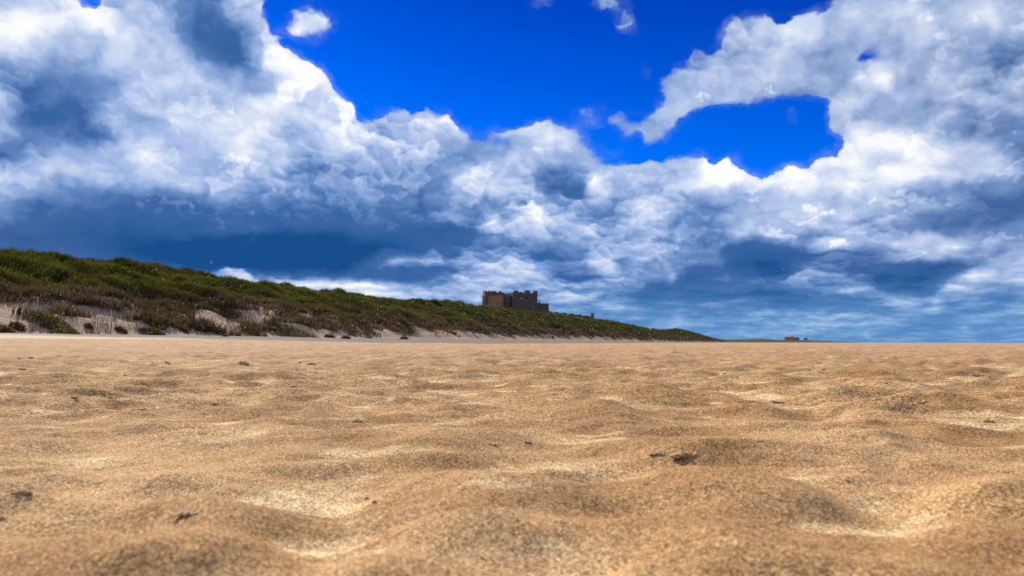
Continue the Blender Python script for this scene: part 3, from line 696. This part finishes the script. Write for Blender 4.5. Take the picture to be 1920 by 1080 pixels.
DC = 900.0
def far_pt(px, py, r):
    d = pix_dir(px, py); k = r / math.hypot(d[0], d[1]); return d[0] * k, d[1] * k, CAM_H + d[2] * k
def build_castle():
    U = DC / FPX                                           # metres per picture pixel at the castle
    X = lambda px: (px - 962) * U
    ZZ = lambda py: far_pt(962, py, DC)[2]
    cxy = far_pt(962, 560, DC)
    root = empty('castle', (cxy[0], cxy[1], 0), R(12), label='old stone castle with square keep and battlements on the crag behind the dunes', cat='castle')
    zb = 30.0
    m = MB().box(X(907), X(922), -6, 12, zb, ZZ(548.2)).crenel(X(907), X(922), -6, 12, ZZ(548.2), 1.2)
    m.build('gate_tower', M_STONE, root)
    m = MB().box(X(922.2), X(932), -2, 10, zb, ZZ(550)).crenel(X(922.2), X(932), -2, 10, ZZ(550), 1.0, 1.8, 1.5)
    m.build('inner_tower', M_STONE, root)
    m = MB().box(X(932.2), X(945), 2, 12, zb, ZZ(548.6)).box(X(936), X(941), 2.4, 8, ZZ(548.6), ZZ(546.2)).box(X(945.2), X(959), 3, 12, zb, ZZ(551.5)).box(X(950), X(955), 4, 9, ZZ(551.5), ZZ(550))
    m.build('great_hall', M_STONE, root)
    # range set at an angle before the hall, sunlight painted into its stone
    L = X(960) - X(925)
    m = MB().box(X(925), X(925) + L / math.cos(R(50)) * .80, -5.5, -1.5, zb, ZZ(555.2), rot=R(-46), piv=(X(925), 14))
    wl = m.build('sunlit_range', M_WARM_SUN, root)
    m = MB().box(X(960), X(1008), -3, 22, zb, ZZ(550.2)).crenel(X(960), X(1008), -3, 22, ZZ(550.2), 1.3, 2.2, 2.0)
    m.build('keep', M_STONE, root)
    for a, b, tp, y0 in ((963.5, 970.5, 545.6, -3.3), (974, 981, 547.2, 4), (989.5, 999, 543.6, 12), (1000.8, 1008.3, 546.2, -3.3)):
        q = MB().box(X(a), X(b), y0, y0 + 5.2, ZZ(550.2) - 3, ZZ(tp)).crenel(X(a), X(b), y0, y0 + 5.2, ZZ(tp), .8, 1.3, 1.0, .7)
        q.build('turret', M_STONE, root)
    m = MB().box(X(1008.4), X(1031), -1, 14, zb - 8, ZZ(569)).crenel(X(1008.4), X(1031), -1, 14, ZZ(569), .8, 1.8, 1.6)
    m.build('east_range', M_STONE, root)
    m = MB().box(X(1012.8), X(1015), 2, 4, ZZ(569), ZZ(564.5)).box(X(1013.2), X(1014.6), 2.3, 3.7, ZZ(564.5), ZZ(561), top=.25)
    m.build('watch_turret', M_STONE, root)
    q = MB().box(X(924), X(930), 0, 4, ZZ(550), ZZ(547.4)).crenel(X(924), X(930), 0, 4, ZZ(547.4), .7, 1.0, .8, .6); q.build('turret', M_STONE, root)
    q = MB().box(X(946.5), X(948.2), 5, 6.4, ZZ(551.5), ZZ(548.8)); q.build('chimney', M_STONE, root)
    q = MB().box(X(956.5), X(958), 5, 6.4, ZZ(551.5), ZZ(549.6)); q.build('chimney', M_STONE, root)
    for px, py, yf, w, h in ((972,553.5,-3,.8,1.8),(994,553.5,-3,.8,1.8),(1005,553.5,-3,.8,1.8),(985.5,557.5,-3,1.1,3.0),(988.8,557.5,-3,1.1,3.0),(970,558,-3,.9,2.6),(1001,558,-3,.9,2.6),(966,566,-3,.9,2.2),(978,566,-3,.9,2.2),(994,566,-3,.9,2.2),(1014,573,-1,.9,2.0),(1019,573,-1,.9,2.0),(1025,573,-1,.9,2.0),(913,556,-6,.9,2.4),(917,563,-6,.9,2.4)):
        MB().box(X(px) - w / 2, X(px) + w / 2, yf - .06, yf + .3, ZZ(py) - h / 2, ZZ(py) + h / 2).build('window', M_DARK, root)
    # outer curtain wall running down the slope
    a = far_pt(1033, 590, DC + 10); bb = far_pt(1112, 597, DC + 30)
    r2 = empty('castle_wall', (a[0], a[1], 0), math.atan2(bb[1] - a[1], bb[0] - a[0]), label='low ruined curtain wall with end tower, running down right of the castle', cat='wall')
    Lw = math.hypot(bb[0] - a[0], bb[1] - a[1]); w = MB(); nseg = 11
    tops = [585.6, 585.0, 587.0, 586.6, 588.6, 587.8, 589.6, 589.2, 591.4, 590.8, 592.8]
    for i, tp in enumerate(tops):
        w.box(Lw * i / nseg, Lw * (i + 1) / nseg, 0, 2 + .01 * (i % 2), 18, far_pt(1050, tp, DC + 15)[2])
    w.build('curtain', M_STONE, r2)
    MB().box(Lw - 2.2, Lw + .9, -.6, 3.4, 16, far_pt(1110, 588.3, DC + 30)[2]).crenel(Lw - 2.2, Lw + .9, -.6, 3.4, far_pt(1110, 588.3, DC + 30)[2], .7, .9, .7, .6).build('end_tower', M_STONE, r2)
build_castle()
def build_crag():
    n, m = 90, 40
    x0, y0, _ = far_pt(962, 560, DC)
    gx = np.linspace(-170, 190, n); gy = np.linspace(-70, 110, m)
    A, Bq = np.meshgrid(gx, gy)
    prof = np.interp(A, [-170, -90, -45, 20, 46, 60, 100, 130, 190], [10, 30, 40, 40.5, 37, 33, 27, 22, 8])
    z = prof * np.exp(-np.clip(-Bq - 12, 0, 99) ** 2 / 1500) * np.exp(-np.clip(Bq - 50, 0, 99) ** 2 / 1500) + 1.2 * fbm(A / 14, Bq / 14, 90, 3)
    tag(grid_mesh('castle_hill', np.stack([x0 + A, y0 + Bq, z], -1), M_HILL), kind='structure')
build_crag()

# ------------------------------------------------------------------ far low headland with three houses
def build_headland():
    prof = [(1300, 637), (1340, 635.6), (1370, 636.2), (1400, 635.8), (1425, 634.8), (1450, 636.6), (1475, 637.4), (1510, 637.6), (1540, 638.8), (1575, 640.4), (1610, 641.6)]
    px = np.linspace(1300, 1612, 160); py = np.interp(px, [p[0] for p in prof], [p[1] for p in prof])
    D0 = 1500.0; rows = []
    for k, (dr, fr) in enumerate([(-40, -.4), (-25, .25), (-12, .75), (0, 1.0), (25, .95), (60, .5), (90, -.4)]):
        d = pix_dir(px, py); az = np.arctan2(d[:, 0], d[:, 1]); top = np.maximum(CAM_H + D0 * d[:, 2] / np.hypot(d[:, 0], d[:, 1]), .3)
        r = D0 + dr; z = top * fr + .35 * fbm(px / 9, px * 0 + k, 95, 3) * (fr > 0)
        rows.append(np.stack([r * np.sin(az), r * np.cos(az), z], -1))
    tag(grid_mesh('headland', np.stack(rows), M_HILL), kind='structure')
build_headland()
M_RED = material('red_tiles', lambda T, b: T.set(b.inputs['Base Color'], T.mix(T.noise(T.new('ShaderNodeTexCoord').outputs['Object'], 1.5, 3), (.42, .075, .05), (.55, .13, .09))))
M_SLATE = material('slate', lambda T, b: T.set(b.inputs['Base Color'], T.mix(T.noise(T.new('ShaderNodeTexCoord').outputs['Object'], 1.5, 3), (.05, .06, .08), (.10, .11, .13))))
M_WHITE = material('white_render', lambda T, b: T.set(b.inputs['Base Color'], T.mix(T.noise(T.new('ShaderNodeTexCoord').outputs['Object'], .8, 3), (.72, .70, .64), (.82, .80, .76))))
M_BUFF = material('buff_wall', lambda T, b: T.set(b.inputs['Base Color'], T.mix(T.noise(T.new('ShaderNodeTexCoord').outputs['Object'], .8, 3), (.30, .22, .12), (.42, .30, .18))))
def house(px, py, w, dp, eave, ridge, wm, rm, rz, lab, wins):
    x, y, z = far_pt(px, py, 1505); z -= .6
    h = empty('house', (x, y, z), rz, label=lab, cat='house', group='houses on the far headland')
    MB().box(-w / 2, w / 2, -dp / 2, dp / 2, 0, eave).build('wall', wm, h)
    rf = MB().gable(-w / 2, w / 2, -dp / 2, dp / 2, eave + .01, ridge).build('roof', rm, h)
    MB().box(w * .30, w * .30 + .9, -.5, .5, ridge - .6, ridge + 1.1).build('chimney', wm, rf)
    for q in wins: MB().box(q - .6, q + .6, -dp / 2 - .05, -dp / 2 + .2, eave * .35, eave * .75).build('window', M_DARK, h)
house(1480, 638.9, 16.5, 9, 3.2, 8.2, M_BUFF, M_RED, R(-18), 'long house with bright red roof on the far headland', (-5, -1.5, 2, 5.5))
house(1494, 638.9, 8.5, 7, 2.8, 6.6, M_BUFF, M_SLATE, R(-18), 'small dark roofed cottage right beside the red roofed house', (-2, 2))
house(1511, 639.2, 8.5, 9, 3.2, 7.2, M_WHITE, M_SLATE, R(66), 'white walled cottage with dark gable, rightmost of the far houses', (-1.5, 1.5))

# ------------------------------------------------------------------ clumps, pebbles and shells lying on the sand
def crumb_mat(c0, c1, sc1=90.0, glossy=.85):
    def fn(T, b):
        P = T.new('ShaderNodeTexCoord').outputs['Object']
        c = T.mix(T.noise(P, sc1, 4, .65), c0, c1); gr = T.sep(T.voro(P, 520.0, out='Color'))[0]
        c = T.mix(1.0, c, T.ramp(gr, [(0, (.5, .45, .4)), (.5, (1, 1, 1)), (1, (1.6, 1.55, 1.45))]), 'MULTIPLY')
        T.set(b.inputs['Base Color'], c); b.inputs['Roughness'].default_value = glossy
        bump(T, b, T.noise(P, 220.0, 4, .7), .9, .002)
    return fn
M_CLUMP = material('damp_sand_clump', crumb_mat((.42, .27, .14), (.56, .38, .20)))
M_CRUST = material('dark_crust', crumb_mat((.34, .205, .105), (.50, .33, .18)))
M_SHELL = material('shell', lambda T, b: T.set(b.inputs['Base Color'], T.mix(T.noise(T.new('ShaderNodeTexCoord').outputs['Object'], 200.0, 3), (.72, .68, .60), (.85, .83, .78))))
M_ORANGE = material('orange_shell', lambda T, b: T.set(b.inputs['Base Color'], T.mix(T.noise(T.new('ShaderNodeTexCoord').outputs['Object'], 200.0, 3), (.40, .10, .035), (.55, .19, .08))))
M_PINK = material('pink_pebble', lambda T, b: T.set(b.inputs['Base Color'], T.mix(T.noise(T.new('ShaderNodeTexCoord').outputs['Object'], 200.0, 3), (.58, .40, .30), (.72, .54, .42))))

def ico(sub):
    import bmesh
    bm = bmesh.new(); bmesh.ops.create_icosphere(bm, subdivisions=sub, radius=1.0)
    v = np.array([q.co[:] for q in bm.verts]); f = [tuple(w.index for w in q.verts) for q in bm.faces]; bm.free(); return v, f
ICO4, ICO3 = ico(4), ico(3)
def lumpy(v, seed, amp, k=1.6):
    n = fbm(v[:, 0] * k + 3.1 * seed + .7 * v[:, 2], v[:, 1] * k + 1.7 * v[:, 2], 200 + seed, 4, .6)
    return v * (1 + amp * n)[:, None]
def clump(kind, px, py, wpx, hpx, lab, seed, deep=.8, rz=0.0):
    x, y, z, r = hit(px, py); z = float(sand_z(np.array([x]), np.array([y]))[0])
    W = .82 * wpx / FPX * r; Hh = .8 * hpx / FPX * r
    v, f = ICO4 if wpx > 18 else ICO3
    name, cat, mat = {'clump': ('sand_clump', 'sand clump', M_CLUMP), 'crust': ('sand_crust', 'sand crust', M_CRUST), 'shell': ('shell_fragment', 'shell', M_SHELL),
                      'orange': ('shell_fragment', 'shell', M_ORANGE), 'pebble': ('pebble', 'pebble', M_PINK), 'twig': ('driftwood_stick', 'stick', M_CRUST)}[kind]
    rg = np.random.default_rng(seed)
    if kind in ('clump', 'crust'):
        parts_v, parts_f = [], []; lobes = max(4, min(11, int(W / max(Hh, .004) * 2.2)))
        for i in range(lobes):                              # crumbling lump: overlapping lobes fused in one mesh
            q = (i + .5) / lobes - .5
            vv = lumpy(v, seed * 13 + i, .30, 1.8)
            k = (1 - 1.1 * abs(q)) * rg.uniform(.45, 1.3)
            ex = W / lobes * rg.uniform(.55, .95)
            vv = vv * np.array([ex, W * deep * .28 * rg.uniform(.7, 1.1), Hh * .50 * k])
            vv[:, 0] += q * W * .82; vv[:, 1] += rg.normal(0, W * .05) ; vv[:, 2] += Hh * .14 * k - .06 * Hh
            parts_f += [tuple(a + len(v) * i for a in t) for t in f]; parts_v.append(vv)
        vv = np.concatenate(parts_v); f = parts_f
    elif kind == 'twig':
        vv = lumpy(v, seed, .35, 2.0) * np.array([W / 2, Hh * .5, Hh * .5]); vv[:, 2] += Hh * .3 + .12 * vv[:, 0] * np.sin(vv[:, 0] / W * 5)
    elif kind in ('shell', 'orange'):
        vv = v * np.array([W / 2, W * .38, Hh * .5]); rib = .10 * np.cos(np.arctan2(v[:, 1], v[:, 0] + 1.0) * 16)
        vv[:, 2] *= (1 + rib); vv[:, 2] -= .55 * Hh * np.exp(-(v[:, 0] ** 2 + (v[:, 1] + .2) ** 2) * 3) * (v[:, 2] > 0) * .5
        vv[:, 2] += Hh * .25; c, n_ = math.cos(.5), math.sin(.5); vv = np.stack([vv[:, 0], vv[:, 1] * c - vv[:, 2] * n_, vv[:, 1] * n_ + vv[:, 2] * c], -1)
    else:
        vv = lumpy(v, seed, .18, 1.0) * np.array([W / 2, W * .42, Hh * .5]); vv[:, 2] += Hh * .28
    o = mesh_obj(name, vv, f, mat, smooth=True, loc=(x, y, z)); o.rotation_euler = (0, 0, rz)
    tag(o, lab, cat, {'clump': 'crumbled sand clumps on the beach', 'crust': 'dark sand crusts on the beach'}.get(kind))
LIST = [('crust',1285,860,74,24,'largest dark crumbling crust, standing nearest on the sand right of centre',.8),('clump',1232,856,40,12,'crumbly pale brown clump touching the left side of the largest dark crust',.8),
        ('crust',1728,757,60,13,'long dark arched crust capping a pale mound, far right',.5),('clump',1452,755,50,7,'thin cracked sand crust on pale sand between centre and the arched crust',.5),
        ('clump',985,827,28,8,'small dark clump on the pale mound top near the middle of the beach',.8),('clump',920,829,34,6,'low crumbled clump left of the small dark one near the middle',.8),
        ('crust',357,981,76,9,'dark crust put in for a shaded hollow, low at bottom left on a big mound',.6),('orange',688,938,11,7,'orange red shell chip lying on the sand left of centre',.8),  # the crust is a dark solid standing in for the shade of a hollow
        ('clump',704,940,17,10,'small brown crumb touching the orange shell chip',.8),('shell',1585,903,11,9,'small white shell fragment on the dark sand at lower right',.8),
        ('pebble',1620,891,10,6,'pale pink pebble just right of the white shell fragment',.8),('pebble',1500,879,7,3,'flat pale pebble left of the white shell fragment, higher up',.8),
        ('clump',1853,792,22,8,'small dark clump on a pale slope near the right edge',.8),('clump',1040,744,14,10,'upright dark clod standing alone right of the centre line',.9),
        ('clump',208,746,24,9,'rounded dark clump on the left, above the flat stick',.8),('twig',260,768,28,4,'flat dark stick on the sand at left',.3),('twig',140,748,18,4,'short dark stick left of the rounded dark clump',.3),
        ('clump',455,684,26,11,'biggest of the far clumps, left of centre, humped',.8),('clump',584,684,20,9,'dark far clump with a pale foot, centre left',.8),('clump',562,682,10,6,'little far clod just left of the dark clump with pale foot',.8),
        ('clump',402,762,16,6,'low crumb alone left of centre, below the far clumps',.8),('clump',487,723,16,6,'dark crumb, middle distance, below the humped far clump',.8),('clump',545,713,12,5,'small dark crumb uphill from a wider crumbled patch, centre left',.8),
        ('clump',552,728,22,5,'wide flat crumbled patch, middle distance, centre left',.8),('clump',776,736,16,5,'flat crumb alone, middle distance, just left of centre',.8),('clump',670,789,26,8,'dark low lump on pale sand left of centre, closer than the far crumbs',.8),
        ('clump',928,683,18,5,'far flat clump straight ahead below the castle',.8),('clump',1040,671,16,4,'far small clump right of the castle, close to the grey strip',.8),('crust',1655,719,18,10,'reddish upright crumb on the right, far behind the arched crust',.8),
        ('clump',1828,705,40,5,'thin wide crust, far right in the distance',.4),('clump',1358,702,10,6,'tiny dark clod in the distance, right of the castle',.8),('clump',1210,909,20,8,'small crumb below and left of the largest dark crust',.8),
        ('crust',4,986,24,14,'dark clump cut off by the left edge near the bottom',.8),('clump',40,944,44,10,'crumbled ridge on the mound at the left edge',.6),('clump',35,673,10,5,'far dark crumb at the upper left, leftmost of a pair',.8),
        ('clump',57,673,14,5,'far dark crumb at the upper left, right one of a pair',.8),('clump',110,668,12,4,'flat speck of dark sand, farthest one at the upper left',.8),('clump',40,693,20,4,'low crust strip at the far left, middle distance',.6),
        ('clump',312,681,14,5,'far dark crumb, right one of two between left edge and humped clump',.8),('clump',285,680,10,5,'far dark crumb, left one of two between left edge and humped clump',.8),('clump',236,705,13,5,'small dark crumb alone in the left middle distance',.8),
        ('clump',1425,836,16,6,'small brown crumb on the mound behind the largest dark crust',.8),('clump',1545,694,10,4,'tiny crumb in the right far distance',.8)]
for i, (k, px, py, w, h, lab, dp) in enumerate(LIST):
    clump(k, px, py, w, h, lab, i + 1, dp, rz=random.Random(i).uniform(-.3, .3))

# ------------------------------------------------------------------ sand grains flying in the wind, low over the beach
def blowing():
    rg = np.random.default_rng(4); v, f = ico(1); f = np.array(f); n = 700
    r = rg.uniform(.7, 2.6, n); az = rg.uniform(R(-40), R(38), n)
    el = np.abs(rg.normal(0, R(2.7), n)) + R(.1); az[: n // 2] = rg.uniform(R(-40), R(8), n // 2)
    rad = rg.uniform(.00025, .0006, n) * (.6 + .4 * r)
    c = np.stack([r * np.sin(az), r * np.cos(az), CAM_H + r * np.tan(el)], -1)
    P = c[:, None] + v[None] * rad[:, None, None] * np.array([1.5, 1, 1])
    L = (f[None] + (np.arange(n) * len(v))[:, None, None]).reshape(-1)
    o = np_mesh('blowing_sand', P.reshape(-1, 3), L, np.full(n * len(f), 3), M_SHELL)
    tag(o, 'pale sand grains blowing through the air over the beach', 'sand grains', kind='stuff')
blowing()
